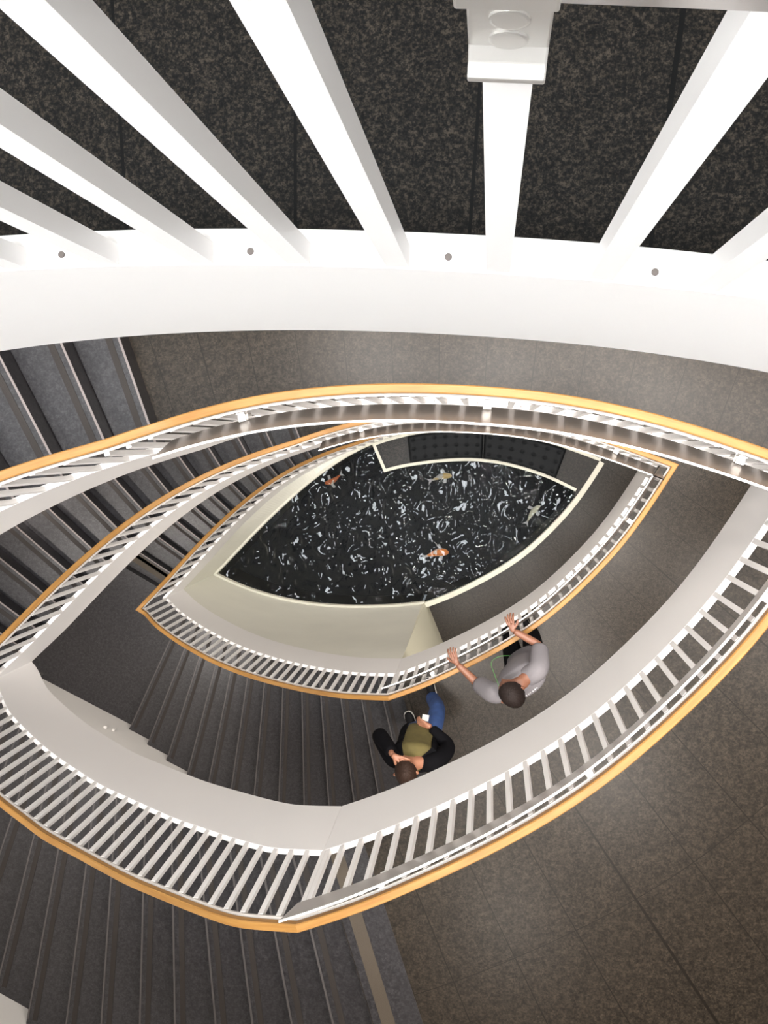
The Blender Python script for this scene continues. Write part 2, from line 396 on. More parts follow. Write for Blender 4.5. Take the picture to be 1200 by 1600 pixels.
def flight(root, lines, lo, hi, wall, zbase, rise, side, last):
    """14 risers; lines[i] is the nosing of the i-th; tread i spans from nosing i to nosing i+1 and lies at zbase+i*rise"""
    H = {i: line_pts(lines[i], lo, hi, wall) for i in lines}
    for i in range(1, 14):
        fa, pa, ha = H[i]; fb, pb, hb = H[i+1]
        a, b = (fa, fb) if fa < fb else (fb, fa)
        ip = inner_path(a, b) if b-a > .01 else [pa, pb]
        if fa > fb: ip = ip[::-1]
        poly = ip + [hb[2]] + outer_path(hb, ha, wall) + [ha[2]]
        z = zbase+i*rise
        # a little nosing overlap keeps the joint closed
        st = prism('step', [tuple(v*U) for v in poly], z-rise-.04, z, G_S, root, bevel=.006)
        strip('nosing', None, pa, ha[2], .0004, .0034, side, z, NOSE if lo < iL-5 else NOSE2, st)
        strip('grip_strip', None, pa, ha[2], .011, .020, side, z, GRIP, st)
    return H
NOSE = plain('pale_nosing', (.20, .17, .16), .35); NOSE2 = plain('dull_nosing', (.075, .068, .066), .4)  # paler strips on flights leaving a floor, darker on those reaching the next
lab = {'d': 'lowest granite staircase, rising from the pond level along the left', 'c': 'middle granite staircase between the third and second floors, at left', 'b': 'uppermost granite staircase, cut off by the left edge and bottom left'}
up = {'d': 'c', 'c': 'b', 'b': 'a'}; STAIR = {}
for k in 'dcb':
    root = empty('staircase', (-3.0, -1.0, zf[k]), lab[k], 'staircase', 'staircases of the well')
    STAIR[k] = root; r = HALF[k]/14; T_, L_ = TOP[k], LOW[k]
    HT = flight(root, T_, iT-14, iL, WALLS['top', k], zf[k], r, 1, None)
    HL = flight(root, L_, iL, NL, WALLS['low', k], zmid[k], r, 1, None)
    # half landing
    wl_ = WALLS['low', k]; h14 = hit(wl_, (HT[14][1].x, HT[14][1].y, T_[14][2]), 1)
    ip = inner_path(HT[14][0], min(HL[1][0], NL-1.01))
    poly = ip + [HL[1][2][2]] + [wl_[i] for i in range(HL[1][2][0]+1, h14[0]+1)] + [h14[2]]
    prism('landing', [tuple(v*U) for v in poly], zmid[k]-.30, zmid[k], G_S, root)
    P = PROF[k]
    ribbon('stringer', list(range(iT+6, NL+1)) , lambda i: P[i], [(0, 0), (.0080, 0), (.0080, -FT), (0, -FT)], WHITE, root, bevel=.004)
    # plaster soffit under both flights
    for HH, zb, ll, w_ in ((HT, zf[k], T_, WALLS['top', k]), (HL, zmid[k], L_, WALLS['low', k])):
        secs = []
        for i in range(1, 15):
            p, q = HH[i][1], HH[i][2][2]; z = zb+(i-1)*r
            secs.append([V3(p, z-.06), V3(q, z-.06), V3(q, z-.17), V3(p, z-.17)])
        loft('soffit', secs, PLASTER, root)
    if k in 'cb':  # ribbed warning band at the head of the stair
        pa, qa = HL[14][1], HL[14][2][2]
        strip('tactile_strip', None, pa, qa, .012, .031, 1, zf[up[k]], TACT, root)
        d = (qa-pa).normalized(); n = Vector((-d.y, d.x))
        prism('head_slab', [tuple(v*U) for v in (pa+n*.001+d*.003, qa+n*.001, qa+n*.085, pa+n*.062+d*.003)], zf[up[k]]-.01, zf[up[k]]+.0018, G_S, root)
    if k == 'd':
        pa, qa = HT[14][1], HT[14][2][2]
        strip('tactile_strip', None, HT[13][1], HT[13][2][2], .008, .036, 1, zmid[k]-r, TACT, root)

# ---------------------------------------------------------------- railings
BAR = bpy.data.meshes.new('baluster')
def barmesh(h):
    me = bpy.data.meshes.new('baluster'); w = .0031*U; a, b = 0.0015, .0058*U
    V = [(-w, -b, -.03), (w, -b, -.03), (w, -a, -.03), (-w, -a, -.03), (-w, -b, h), (w, -b, h), (w, -a, h), (-w, -a, h)]
    me.from_pydata(V, [], [[3, 2, 1, 0], [4, 5, 6, 7], [0, 1, 5, 4], [1, 2, 6, 5], [2, 3, 7, 6], [3, 0, 4, 7]]); me.update(); me.materials.append(WHITE); return me
BARM = barmesh((RAILH-.0125)*U)
def arcpoint(s):
    s = s % ARC[NL]; lo, hi = 0, NL
    while hi-lo > 1:
        m = (lo+hi)//2
        if ARC[m] <= s: lo = m
        else: hi = m
    t = (s-ARC[lo])/max(1e-9, ARC[lo+1]-ARC[lo]); p = LP[lo].lerp(LP[(lo+1) % NL], t)
    tan = (LP[(lo+1) % NL]-LP[lo]).normalized(); return p, tan, lo+t
def put_bar(root, s, zfun, name='baluster', me=None):
    p, t, f = arcpoint(s); o = bpy.data.objects.new(name, me or BARM); C.objects.link(o); o.parent = root
    o.location = Vector((p.x*U, p.y*U, zfun(f)))-root.location; o.rotation_euler = (0, 0, math.atan2(t.y, t.x)); return o
def lerpf(P): return lambda f: P[int(f)]+(P[min(int(f)+1, NL)]-P[int(f)])*(f-int(f))
def wood_sec(): return [(.0038, -.0012), (.0050, 0), (.0126, 0), (.0138, -.0012), (.0138, -.0088), (.0126, -.010), (.0050, -.010), (.0038, -.0088)]
SUBM = plain('grey_enamel', (.40, .37, .34), .5)
SUB = [(.0008, -.0100), (.0095, -.0100), (.0095, -.0125), (.0008, -.0125)]
def plate(secs_, name, mat, parent): return loft(name, secs_, mat, parent)
sT_ = ARC[iT]; sR_ = ARC[iR]; sX = None
for i in range(iR, iT):
    if LP[i].x < .004: sX = ARC[i]; break
PITCH = .0267
# bar positions round a landing: K..R evenly, R..T phased on the bracket bar
n1 = int(round(sR_/PITCH)); SB = [sR_*i/n1 for i in range(0, n1)] + [sR_]
top_bars = [sX+PITCH*j for j in range(-60, 60) if sR_+.012 < sX+PITCH*j < ARC[iT+6]-.004]
BR = [sR_*i/n1 for i in (4, 14, 24) if i < n1] + [sX+PITCH*j for j in (-10, 0, 10)]
RL = {'a': '', 'b': 'large white and oak railing ring of the second floor landing, kinked at the bottom', 'c': 'white and oak railing of the third floor landing that the man leans on'}
for k in 'abc':
    root = empty('railing', (0, 0, zc[k]), RL[k], 'railing', 'landing railings round the well'); z = zc[k]; zz = lambda f: z
    if k == 'a': root['label'] = 'nearest white railing, its thick bars fanning across the top of the picture'
    land = list(range(0, iT+7))
    hz = (lambda i: z+RAILH*U) if k == 'a' else (lambda i, P=PROF[k]: P[i]+RAILH*U)
    ribbon('handrail', land, hz, wood_sec(), OAK, root, uv=True)
    ribbon('top_bar', land, hz, SUB, SUBM, root)
    ph = .0042 if k == 'a' else 0
    for s in SB+[t-ph for t in top_bars if t-ph > sR_+.012]: put_bar(root, s, zz)
    put_bar(root, .0066, zz)
    pi = list(range(0, next(i for i in range(iR, iL) if LP[i].x < -.362)))
    pz = lambda i: z+(RAILH-.007)*U
    PB = -.021 if k != 'a' else -.0060
    pan = ribbon('guard_panel', pi, pz, [(-.0066, PB), (-.0260, .0562), (-.0270, .0562), (-.0078, PB)], METAL, root)
    pan['label'] = 'slanted satin metal guard panel above the rail'
    ribbon('panel_edge', pi, pz, [(-.0254, .0560), (-.0254, .0572), (-.0277, .0572), (-.0277, .0560)], EDGEW, pan)
    for s in [t-(ph if t > sR_ else 0) for t in BR]:
        p, t, f = arcpoint(s); n = Vector((t.y, -t.x)); T3 = Vector((t.x, t.y, 0)); N3 = Vector((n.x, n.y, 0)); O = Vector((p.x*U, p.y*U, z+(RAILH-.007)*U))
        def q(o, w, dz): return O+N3*o*U+T3*w*U+Vector((0, 0, dz*U))
        w = .0043
        # profile of the folded plate (outward offset, height), swept across the bar
        pr = [(-.0005, .004), (-.0005, -.0300), (-.0018, -.0325), (-.0046, -.0325), (-.0046, -.0312), (-.0032, -.0305), (-.0022, -.0285), (-.0022, -.004), (-.0095, -.004), (-.0095, -.0015), (-.0022, -.0015), (-.0022, .004)]
        b = loft('bracket', [[q(o, -w, dz) for o, dz in pr], [q(o, w, dz) for o, dz in pr]], STEEL, root, bevel=.001)
        if k == 'a': pass
        arm = [(.0060, -.0125), (.0060, -.0108), (-.0080, -.0108), (-.0080, -.0125)]
        if k != 'a': loft('bracket_arm', [[q(o, -.0045, dz) for o, dz in arm], [q(o, .0045, dz) for o, dz in arm]], EDGEW, b)
        for dz in (-.0218, -.0265):
            loft('screw', cyl(q(-.0022, 0, dz), .0021*U, -N3, .0014, 24), STEEL, b)
stl = {'d': 'innermost stair railing with oak rail, beside the pond', 'c': 'middle stair railing with oak rail, curving down the left side', 'b': 'outermost stair railing with oak rail, leaving the picture at left'}
for k in 'dcb':
    P = PROF[k]; zz = lerpf(P); root = empty('stair_railing', (-3, -1, zc[k]), stl[k], 'railing', 'stair railings round the well')
    idx = list(range(iT+6 if k != 'd' else iT-16, NL+1)); top = lambda i: (P[i]+RAILH*U)
    ribbon('handrail', idx, top, wood_sec(), OAK, root, uv=True)
    ribbon('top_bar', idx, top, SUB, SUBM, root)
    s = ARC[iT+6]+.010 if k != 'd' else ARC[iT-16]+.01
    while s < ARC[iL]-.006: put_bar(root, s, zz); s += .0300
    n = int((ARC[NL]-ARC[iL])/.0225)
    for j in range(n): put_bar(root, ARC[iL]+.003+(ARC[NL]-ARC[iL]-.003)*j/n, zz)

DSCREW = plain('dark_screw', (.12, .10, .09), .4, .6)
for k in 'ab':
    s0 = sX - (.0042 if k == 'a' else 0) - PITCH*.5
    for j in range(-9, 5):
        p, t, f = arcpoint(s0 - PITCH*2*j + PITCH*1.0)
        if not sR_+.02 < s0 - PITCH*2*j + PITCH < ARC[iT]: continue
        n = Vector((t.y, -t.x)); c = (p+n*.0035)*U
        loft('screw', cyl((c.x, c.y, zc[k]-.001), .0042, (0, 0, 1), .0022, 12), DSCREW, TRIM[k])
# ---------------------------------------------------------------- pond
zr = zc['d']; WATER_Z = zr-.09
rimidx = list(range(iR+1, NL+1))
def shelf(name, idx, o0, o1, z1, z0, mat, label=None, parent=None):
    t = ribbon(name, idx, lambda i: 0, [(o0, z1/U), (o1, z1/U), (o1, z0/U), (o0, z0/U)], mat, parent, loop=(RP, RN), bevel=.004)
    return t
pond = empty('koi_pond', (-1.0, -1.0, 0), 'eye-shaped koi pond at the bottom of the well, cream stone rim', 'pond')
iP = next(i for i in range(0, iR) if RP[i].x > .272)
shelf('rim', list(range(0, iR)), 0, .017, zr, -.04, CREAM, parent=pond)
iPL = next(i for i in range(iR, iL) if RP[i].x < -.383)
shelf('rim', list(range(iPL, iL+1)), -.0035, .012, zr, WATER_Z-.02, CREAM, parent=pond)
shelf('rim', list(range(iL, NL+1)), -.0035, .012, zr, WATER_Z-.02, CREAM, parent=pond)
# basin: dark bottom and sides
ip = [RP[i % NL] + RN[i % NL]*.004 for i in range(0, NL, 3)]
prism('basin', [tuple(p*U) for p in ip], -.62, -.55, BLACKP, pond)
secs = []
for i in list(range(0, NL+1, 3)): secs.append([V3(off(i, -.004, RP, RN), WATER_Z-.02), V3(off(i, .010, RP, RN), WATER_Z-.02), V3(off(i, .010, RP, RN), -.56), V3(off(i, -.004, RP, RN), -.56)])
loft('basin_side', secs, BLACKP, pond)
# water
m = bpy.data.materials.new('pond_water'); m.use_nodes = True; nt = m.node_tree; nt.nodes.clear()
out = N(nt, 'ShaderNodeOutputMaterial'); mix = N(nt, 'ShaderNodeMixShader'); tr = N(nt, 'ShaderNodeBsdfTransparent'); gl = N(nt, 'ShaderNodeBsdfGlossy')
tr.inputs[0].default_value = (.62, .66, .68, 1); gl.inputs['Roughness'].default_value = 0.0
fr = N(nt, 'ShaderNodeFresnel'); fr.inputs['IOR'].default_value = 1.36
tc = N(nt, 'ShaderNodeTexCoord')
mp = N(nt, 'ShaderNodeMapping'); mp.inputs['Scale'].default_value = (1, .75, 1); mp.inputs['Rotation'].default_value = (0, 0, -.5)
nt.links.new(tc.outputs['Object'], mp.inputs['Vector'])
n1_ = N(nt, 'ShaderNodeTexNoise', i_Scale=7.0, i_Detail=0.3, i_Roughness=.4, i_Distortion=.7); nt.links.new(mp.outputs['Vector'], n1_.inputs['Vector'])
n2_ = N(nt, 'ShaderNodeTexNoise', i_Scale=2.6, i_Detail=2.0); nt.links.new(mp.outputs['Vector'], n2_.inputs['Vector'])
ad = N(nt, 'ShaderNodeMath', operation='MULTIPLY_ADD'); nt.links.new(n2_.outputs['Fac'], ad.inputs[0]); ad.inputs[1].default_value = .8; nt.links.new(n1_.outputs['Fac'], ad.inputs[2])
bp = N(nt, 'ShaderNodeBump', i_Strength=1.0, i_Distance=0.062); nt.links.new(ad.outputs[0], bp.inputs['Height'])
for s in (gl, fr): nt.links.new(bp.outputs['Normal'], s.inputs['Normal'])
nt.links.new(fr.outputs[0], mix.inputs[0]); nt.links.new(tr.outputs[0], mix.inputs[1]); nt.links.new(gl.outputs[0], mix.inputs[2]); nt.links.new(mix.outputs[0], out.inputs['Surface'])
wp = [RP[i % NL] + RN[i % NL]*.003 for i in range(0, NL, 2)]
wv = [(p.x*U, p.y*U, WATER_Z) for p in wp]
wat = mesh('water', wv, [list(range(len(wv)))], m); tag(wat, 'dark rippled pond water with pale glints', 'water', kind='stuff')
# plaster walls carrying the lowest stair, standing on the rim
P = PROF['d']
secs = []
for i in range(iT-16, NL+1):
    zt = max(P[i]-FT*U+.01, zr+.01)
    a = off(i, .0005); b = off(i, .020); c0 = off(i, .0035, RP, RN); c1 = off(i, .024, RP, RN)
    secs.append([V3(c0, zr-.002), V3(c1, zr-.002), V3(b, zt), V3(a, zt)])
tag(loft('wall_pond', secs, plain('warm_plaster', (.70, .685, .60), .6, bump=.04, bscale=20, var=.03)), 'cream wall rising from the pond rim under the lowest stair', 'wall', kind='structure')
kp = Vector(K); d = Vector((math.cos(math.radians(-68)), math.sin(math.radians(-68)))); n = Vector((d.y, -d.x))
a = kp+d*.001; b = kp+d*.80
tag(prism('wall_stair_end', [tuple(v*U) for v in (a, b, b+n*.02, a+n*.02)], -.02, zc['c']-FT*U-.05, plain('cream_plaster', (.72, .69, .54), .6, bump=.04, bscale=20)), 'cream end wall of the lowest stair', 'wall', kind='structure')

# ---------------------------------------------------------------- seating platform by the pond
front = [Vector(p) for p in ((-1.456, -.408), (-1.235, -.350), (-1.01, -.309), (-.70, -.270), (-.392, -.250), (-.13, -.256), (.133, -.289), (.44, -.362), (.742, -.462), (.95, -.553), (1.165, -.660))]
front = cubic(front, 30)
back = [off(i, .0, RP, RN)*U for i in range(iR, iPL+1)][::-1]
side_r = [off(i, 0, RP, RN)*U for i in range(iP, iR)]
poly = [tuple(p) for p in front] + [tuple(p) for p in side_r] + [tuple(p) for p in back[::-1]]
plat = empty('seating_platform', (0, -.3, 0), 'dark stone seating platform with cream edges behind the pond', 'platform')
G_P = granite('platform_granite', (.011, .010, .008), (.019, .016, .013), (.034, .028, .022), .42, 80, False, .2)
prism('slab', poly, -.45, zr-.012, G_P, plat)
def strip_along(name, pts, w, z0, z1, mat, parent, side=1):
    secs = []
    for i, p in enumerate(pts):
        a = pts[max(0, i-1)]; b = pts[min(len(pts)-1, i+1)]; t = (b-a).normalized(); q = Vector((-t.y, t.x))*side*w
        secs.append([(p.x, p.y, z0), (p.x+q.x, p.y+q.y, z0), (p.x+q.x, p.y+q.y, z1), (p.x, p.y, z1)])
    return loft(name, secs, mat, parent, bevel=.003)
strip_along('edging', front, .042, -.4, zr+.004, CREAM, plat, 1)
strip_along('edging', [Vector(front[0]), Vector(back[0])], .042, -.4, zr+.003, CREAM, plat, -1)
strip_along('edging', [p for p in back], .042, -.03, zr+.002, CREAM, plat, -1)
def lerp_curve(P, x):
    for a, b in zip(P[:-1], P[1:]):
        if min(a.x, b.x) <= x <= max(a.x, b.x) and abs(a.x-b.x) > 1e-9: return a.lerp(b, (x-a.x)/(b.x-a.x))
    return P[0] if x < min(P[0].x, P[-1].x) else P[-1]
def cushion(name, xf0, xf1, xb0, xb1, label):
    nu, nv = 84, 36; V = []; F = []; z0 = zr-.01; h = .13
    tu, tv = 7, 3
    for v in range(nv+1):
        for u in range(nu+1):
            a, b = u/nu, v/nv
            pf = lerp_curve(front, xf0+(xf1-xf0)*a)+Vector((0, .048)); pb = lerp_curve(back, xb0+(xb1-xb0)*a)-Vector((0, .050)); p = pf.lerp(pb, b)
            e = min(min(a, 1-a)*nu/3.0, min(b, 1-b)*nv/3.0, 1); z = z0+h*(.55+.45*math.sqrt(max(0, 1-(1-e)**2)))
            fu = a*tu-.5; fv = b*tv-.5
            if 0 < a < 1 and 0 < b < 1:
                du = fu-round(fu); dv = (fv-round(fv)); z -= .020*math.exp(-(du*du+dv*dv)/.018)
                z -= .004*math.exp(-abs(du)/.06) + .004*math.exp(-abs(dv)/.06)
            V.append((p.x, p.y, z))
    for v in range(nv):
        for u in range(nu): i = v*(nu+1)+u; F.append([i, i+1, i+nu+2, i+nu+1])
    ring = [u for u in range(nu+1)] + [v*(nu+1)+nu for v in range(1, nv+1)] + [nv*(nu+1)+u for u in range(nu-1, -1, -1)] + [v*(nu+1) for v in range(nv-1, 0, -1)]
    base = len(V)
    for r in ring: V.append((V[r][0], V[r][1], z0))
    k = len(ring)
    for j in range(k): F.append([ring[(j+1) % k], ring[j], base+j, base+(j+1) % k])
    F.append([base+j for j in range(k)])
    root = empty('seat_cushion', (V[0][0], V[0][1], z0), label, 'cushion', 'tufted cushions of the pond seat')
    mesh('pad', V, F, LEATHER, root, smooth=True)
    for j in range(tv):
        for i in range(tu):
            a, b = (i+.5)/tu, (j+.5)/tv
            p = (lerp_curve(front, xf0+(xf1-xf0)*a)+Vector((0, .048))).lerp(lerp_curve(back, xb0+(xb1-xb0)*a)-Vector((0, .050)), b)
            loft('button', cyl((p.x, p.y, z0+h-.048), .012, (0, 0, 1), .012, 10), LEATHER, root)
cushion('seat_cushion', -1.085, -.100, -1.125, -.085, 'black leather tufted cushion, left of the two on the pond seat')
cushion('seat_cushion', -.085, .895, -.070, 1.035, 'black leather tufted cushion, right of the two on the pond seat')

# ---------------------------------------------------------------- koi
def koi(head, tail, mat, label, width=.055, bend=.02):
    head = Vector(head); tail = Vector(tail); d = (head-tail); Lg = d.length; d.normalize(); n = Vector((-d.y, d.x)); zt = WATER_Z-.012
    root = empty('koi', (head.x, head.y, zt-.06), label, 'fish', 'koi in the pond')
    def P(s, o, z): c = head-d*Lg*s+n*(bend*math.sin(s*4.2)); return (c.x+n.x*o, c.y+n.y*o, z)
    prof = [(0, .12), (.03, .45), (.10, .80), (.22, 1.0), (.38, .98), (.52, .78), (.66, .5), (.78, .28), (.84, .2)]
    secs = []
    for s, r in prof:
        w = width*r; h = width*1.05*r; secs.append([P(s, w*math.cos(t), zt-.055+h*math.sin(t)*.9) for t in [2*math.pi*j/14 for j in range(14)]])
    loft('body', secs, mat, root, smooth=True)
    mesh('tail_fin', [P(.82, .008, zt-.05), P(.82, -.008, zt-.05), P(1.0, -.045, zt-.04), P(.93, 0, zt-.05), P(1.02, .050, zt-.04), P(.82, .008, zt-.056), P(.82, -.008, zt-.056), P(1.0, -.045, zt-.043), P(.93, 0, zt-.053), P(1.02, .050, zt-.043)], [[0, 1, 3], [1, 2, 3], [0, 3, 4], [5, 8, 6], [6, 8, 7], [5, 9, 8], [0, 4, 9, 5], [1, 6, 7, 2], [2, 7, 8, 3], [3, 8, 9, 4]], FIN, root)
    for sg in (1, -1):
        mesh('side_fin', [P(.22, sg*width*.85, zt-.06), P(.34, sg*width*.85, zt-.06), P(.40, sg*(width+.055), zt-.045), P(.28, sg*(width+.06), zt-.045), P(.22, sg*width*.85, zt-.064), P(.34, sg*width*.85, zt-.064), P(.40, sg*(width+.055), zt-.048), P(.28, sg*(width+.06), zt-.048)], [[0, 1, 2, 3], [7, 6, 5, 4], [0, 3, 7, 4], [1, 5, 6, 2], [2, 6, 7, 3]], FIN, root)
def koi_mat(name, c1, c2, t=.5, sc=14):
    m, nt, b = nm(name); tc = N(nt, 'ShaderNodeTexCoord'); n = N(nt, 'ShaderNodeTexNoise', i_Scale=sc, i_Detail=1.0); nt.links.new(tc.outputs['Object'], n.inputs['Vector'])
    r = N(nt, 'ShaderNodeValToRGB'); r.color_ramp.elements[0].position = t; r.color_ramp.elements[0].color = (*c1, 1); r.color_ramp.elements[1].position = t+.05; r.color_ramp.elements[1].color = (*c2, 1)
    nt.links.new(n.outputs['Fac'], r.inputs['Fac']); nt.links.new(r.outputs['Color'], b.inputs['Base Color']); b.inputs['Roughness'].default_value = .35; return m
FIN = plain('pale_fin', (.45, .42, .40), .4)
koi((-.558, -1.531), (-.940, -1.600), koi_mat('orange_koi', (.85, .24, .04), (.80, .62, .50), .56), 'bright orange koi with white patches, lower middle of the pond', .055)
koi((-2.320, -.575), (-2.05, -.435), koi_mat('red_koi', (.55, .13, .03), (.60, .45, .33), .58), 'dull orange-red koi near the upper left edge of the pond', .038)
koi((-.520, -.455), (-.86, -.530), koi_mat('gold_koi', (.60, .40, .15), (.50, .46, .40), .5), 'pale yellow and grey koi in front of the black seat', .042)
koi((.700, -.865), (.490, -1.130), koi_mat('cream_koi', (.62, .58, .42), (.50, .45, .33), .6), 'slim cream koi near the right tip of the pond', .036)

# ---------------------------------------------------------------- unseen downlights, most of them added to brighten floors, fascias and stairs
EM = emit('lamp_glow', (1.0, .86, .68), 14.0)
for k in 'abc':
    for x, y, p in DL:
        zt = zc[k]-(FT-.012)*U
        loft('unseen_downlight', cyl((x*U, y*U, zt-.012), .09, (0, 0, 1), .03, 24), EM, CEILS[k])
        area('unseen_downlight_lamp', (x*U, y*U, zt-.03), .2, p*(.38 if k == 'c' else 1), (1.0, .93, .87), spread=150)
for k in 'dcb':
    for x, y, p in SL:
        zt = zmid[k]-.30
        loft('unseen_downlight', cyl((x*U, y*U, zt-.012), .09, (0, 0, 1), .03, 24), EM, STAIR[k])
        area('unseen_downlight_lamp', (x*U, y*U, zt-.03), .2, p, (1.0, .93, .87), spread=160)
for x, y in ((-3.4, 2.6), (1.5, 3.4), (4.6, 0.5), (3.2, -4.2), (-1.5, -5.2), (5.2, -2.4)):  # unseen roof lamps added as fill for the top storey
    loft('unseen_downlight', cyl((x, y, CEIL-.02), .16, (0, 0, 1), .03, 24), EM, ROOF); area('unseen_downlight_lamp', (x, y, CEIL-.04), .3, 18, (1.0, .93, .87), spread=150)
# small white fitting on the stair wall
wd_ = Vector((1.66, -.80)).normalized(); wn_ = Vector((.80, 1.66)).normalized()
fx = Vector((-4.665, -3.489)); ft = empty('wall_fitting', (fx.x, fx.y, 2.40), 'small white round fitting on the white wall beside the third floor stair', 'fitting')
loft('cover', cyl((fx.x, fx.y, 2.41), 0.022, (wn_.x, wn_.y, 0), .03, 20), PLASTER, ft)
loft('cap', cyl((fx.x+wd_.x*.10, fx.y+wd_.y*.10, 2.38), 0.018, (wn_.x, wn_.y, 0), .03, 16), PLASTER, ft)
# ---------------------------------------------------------------- people on the third floor landing
SKIN = plain('brown_skin', (.17, .072, .042), .5, var=.06, vscale=20); SKIN2 = plain('warm_skin', (.27, .12, .07), .5, var=.06, vscale=20)
HAIR = plain('dark_hair', (.010, .006, .005), .6, spec=.2, bump=.5, bscale=160); HAIR2 = plain('brown_hair', (.022, .011, .007), .6, spec=.2, bump=.5, bscale=160)
GREYT = plain('grey_jersey', (.125, .117, .125), .85, bump=.25, bscale=25, var=.08, vscale=5); BLACKC = plain('black_cloth', (.004, .004, .005), .9, spec=.06, bump=.3, bscale=22)
OLIVE = plain('olive_cotton', (.085, .068, .018), .85, bump=.3, bscale=24, var=.15, vscale=14); DENIM = plain('blue_denim', (.025, .06, .18), .8, bump=.35, bscale=26, var=.35, vscale=7)
SHOE = plain('black_shoe', (.006, .006, .007), .6, spec=.15); SOLE = plain('pale_sole', (.62, .60, .56), .6); PRINTM = plain('white_print', (.70, .70, .68), .7)
FL = zf['c']
def catm(P, n):
    Q = [2*P[0]-P[1]]+P+[2*P[-1]-P[-2]]; out = []
    for i in range(1, len(Q)-2):
        for s in range(n):
            t = s/n; a, b, c, d = Q[i-1], Q[i], Q[i+1], Q[i+2]; out.append(.5*((2*b)+(c-a)*t+(2*a-5*b+4*c-d)*t*t+(3*b-a-3*c+d)*t**3))
    return out+[P[-1]]
def limb(name, pts, rad, mat, root, n=18, flat=None):
    """tapering tube through joints; flat = (axis, factor) squashes the section along an axis"""
    P = catm([Vector(p) for p in pts], 7); Rr = [v.x for v in catm([Vector((r, 0, 0)) for r in rad], 7)]; secs = []; up = Vector((.37, .21, .9)).normalized(); pt = None
    for i, p in enumerate(P):
        t = (P[min(i+1, len(P)-1)]-P[max(0, i-1)]).normalized()
        a = (pt if pt is not None else up).cross(t)
        if pt is None: u = t.orthogonal().normalized()
        else: u = (ul - t*ul.dot(t)).normalized()
        ul = u; pt = t; w = t.cross(u); s = []
        for j in range(n):
            th = 2*math.pi*j/n; v = (u*math.cos(th)+w*math.sin(th))*Rr[i]
            if flat: v = v - flat[0]*v.dot(flat[0])*(1-flat[1])
            s.append(p+v)
        secs.append([tuple(v) for v in s])
    # rounded ends
    for e, k in ((0, -1), (-1, 1)):
        c = P[e]; t = (P[1]-P[0]).normalized()*-1 if e == 0 else (P[-1]-P[-2]).normalized(); base = [Vector(v) for v in secs[e]]
        caps = [[tuple(c+(v-c)*math.cos(q)+t*Rr[e]*.7*math.sin(q)) for v in base] for q in (.5, 1.0, 1.35)]
        secs = caps[::-1]+secs if e == 0 else secs+caps
    return loft(name, secs, mat, root, smooth=True)
def ellip(name, secs, F, mat, root, n=28):
    """secs: (centre, half width, half depth); F: facing dir; sections stay horizontal"""
    Sd = Vector((F.y, -F.x, 0)); out = []
    C_ = catm([Vector(c) for c, a, b in secs], 5); A = catm([Vector((a, b, 0)) for c, a, b in secs], 5)
    for c, ab in zip(C_, A):
        out.append([tuple(c+Sd*ab.x*math.copysign(abs(math.cos(t))**.85, math.cos(t))+F*ab.y*math.copysign(abs(math.sin(t))**.85, math.sin(t))) for t in [2*math.pi*j/n for j in range(n)]])
    return loft(name, out, mat, root, smooth=True)
def skinmesh(name, V, E, Rd, mat, root, sub=2):
    off_ = Vector((0, 0, 0)); p = root
    while p is not None: off_ += p.location; p = p.parent
    me = bpy.data.meshes.new(name); me.from_pydata([tuple(Vector(v)-off_) for v in V], E, []); me.materials.append(mat)
    o = bpy.data.objects.new(name, me); C.objects.link(o); o.parent = root
    m = o.modifiers.new('skin', 'SKIN'); m.use_smooth_shade = True
    for i, r in enumerate(Rd):
        o.data.skin_vertices[0].data[i].radius = (r, r) if not isinstance(r, tuple) else r
    o.data.skin_vertices[0].data[0].use_root = True
    s = o.modifiers.new('sub', 'SUBSURF'); s.levels = sub; s.render_levels = sub; return o
def hand(name, wrist, fwd, pn, thumb_side, mat, root, curl=.5, spread=.16):
    """palm and five bent fingers; pn = palm normal (direction the palm faces)"""
    f = Vector(fwd).normalized(); n = Vector(pn); n = (n-f*n.dot(f)).normalized(); s = f.cross(n)*thumb_side; w = Vector(wrist)
    V = [w+f*.045]; E = []; Rd = [(.030)]
    V += [w-f*.015]; E += [(0, 1)]; Rd += [.025]
    for i, (k, l) in enumerate(((.027, .072), (.009, .080), (-.009, .074), (-.027, .058))):
        sp = spread*k/.027
        d0 = (f+s*sp).normalized(); b = len(V)
        kn = w+f*.088+s*k; a1 = curl*.7; a2 = curl*1.5
        d1 = (d0*math.cos(a1)+n*math.sin(a1)); d2 = (d0*math.cos(a2)+n*math.sin(a2))
        V += [w+f*.05+s*k*.75, kn, kn+d1*l*.5, kn+d1*l*.5+d2*l*.5]; E += [(0, b), (b, b+1), (b+1, b+2), (b+2, b+3)]; Rd += [.016, .0115, .0095, .0075]
    b = len(V); t0 = w+f*.028+s*.026; td = (f*.62+s*.75+n*.2).normalized()
    V += [t0, t0+td*.034, t0+td*.034+(f*.85+s*.35+n*.4).normalized()*.034]; E += [(0, b), (b, b+1), (b+1, b+2)]; Rd += [.016, .0125, .0095]
    return skinmesh(name, V, E, Rd, mat, root, 2)
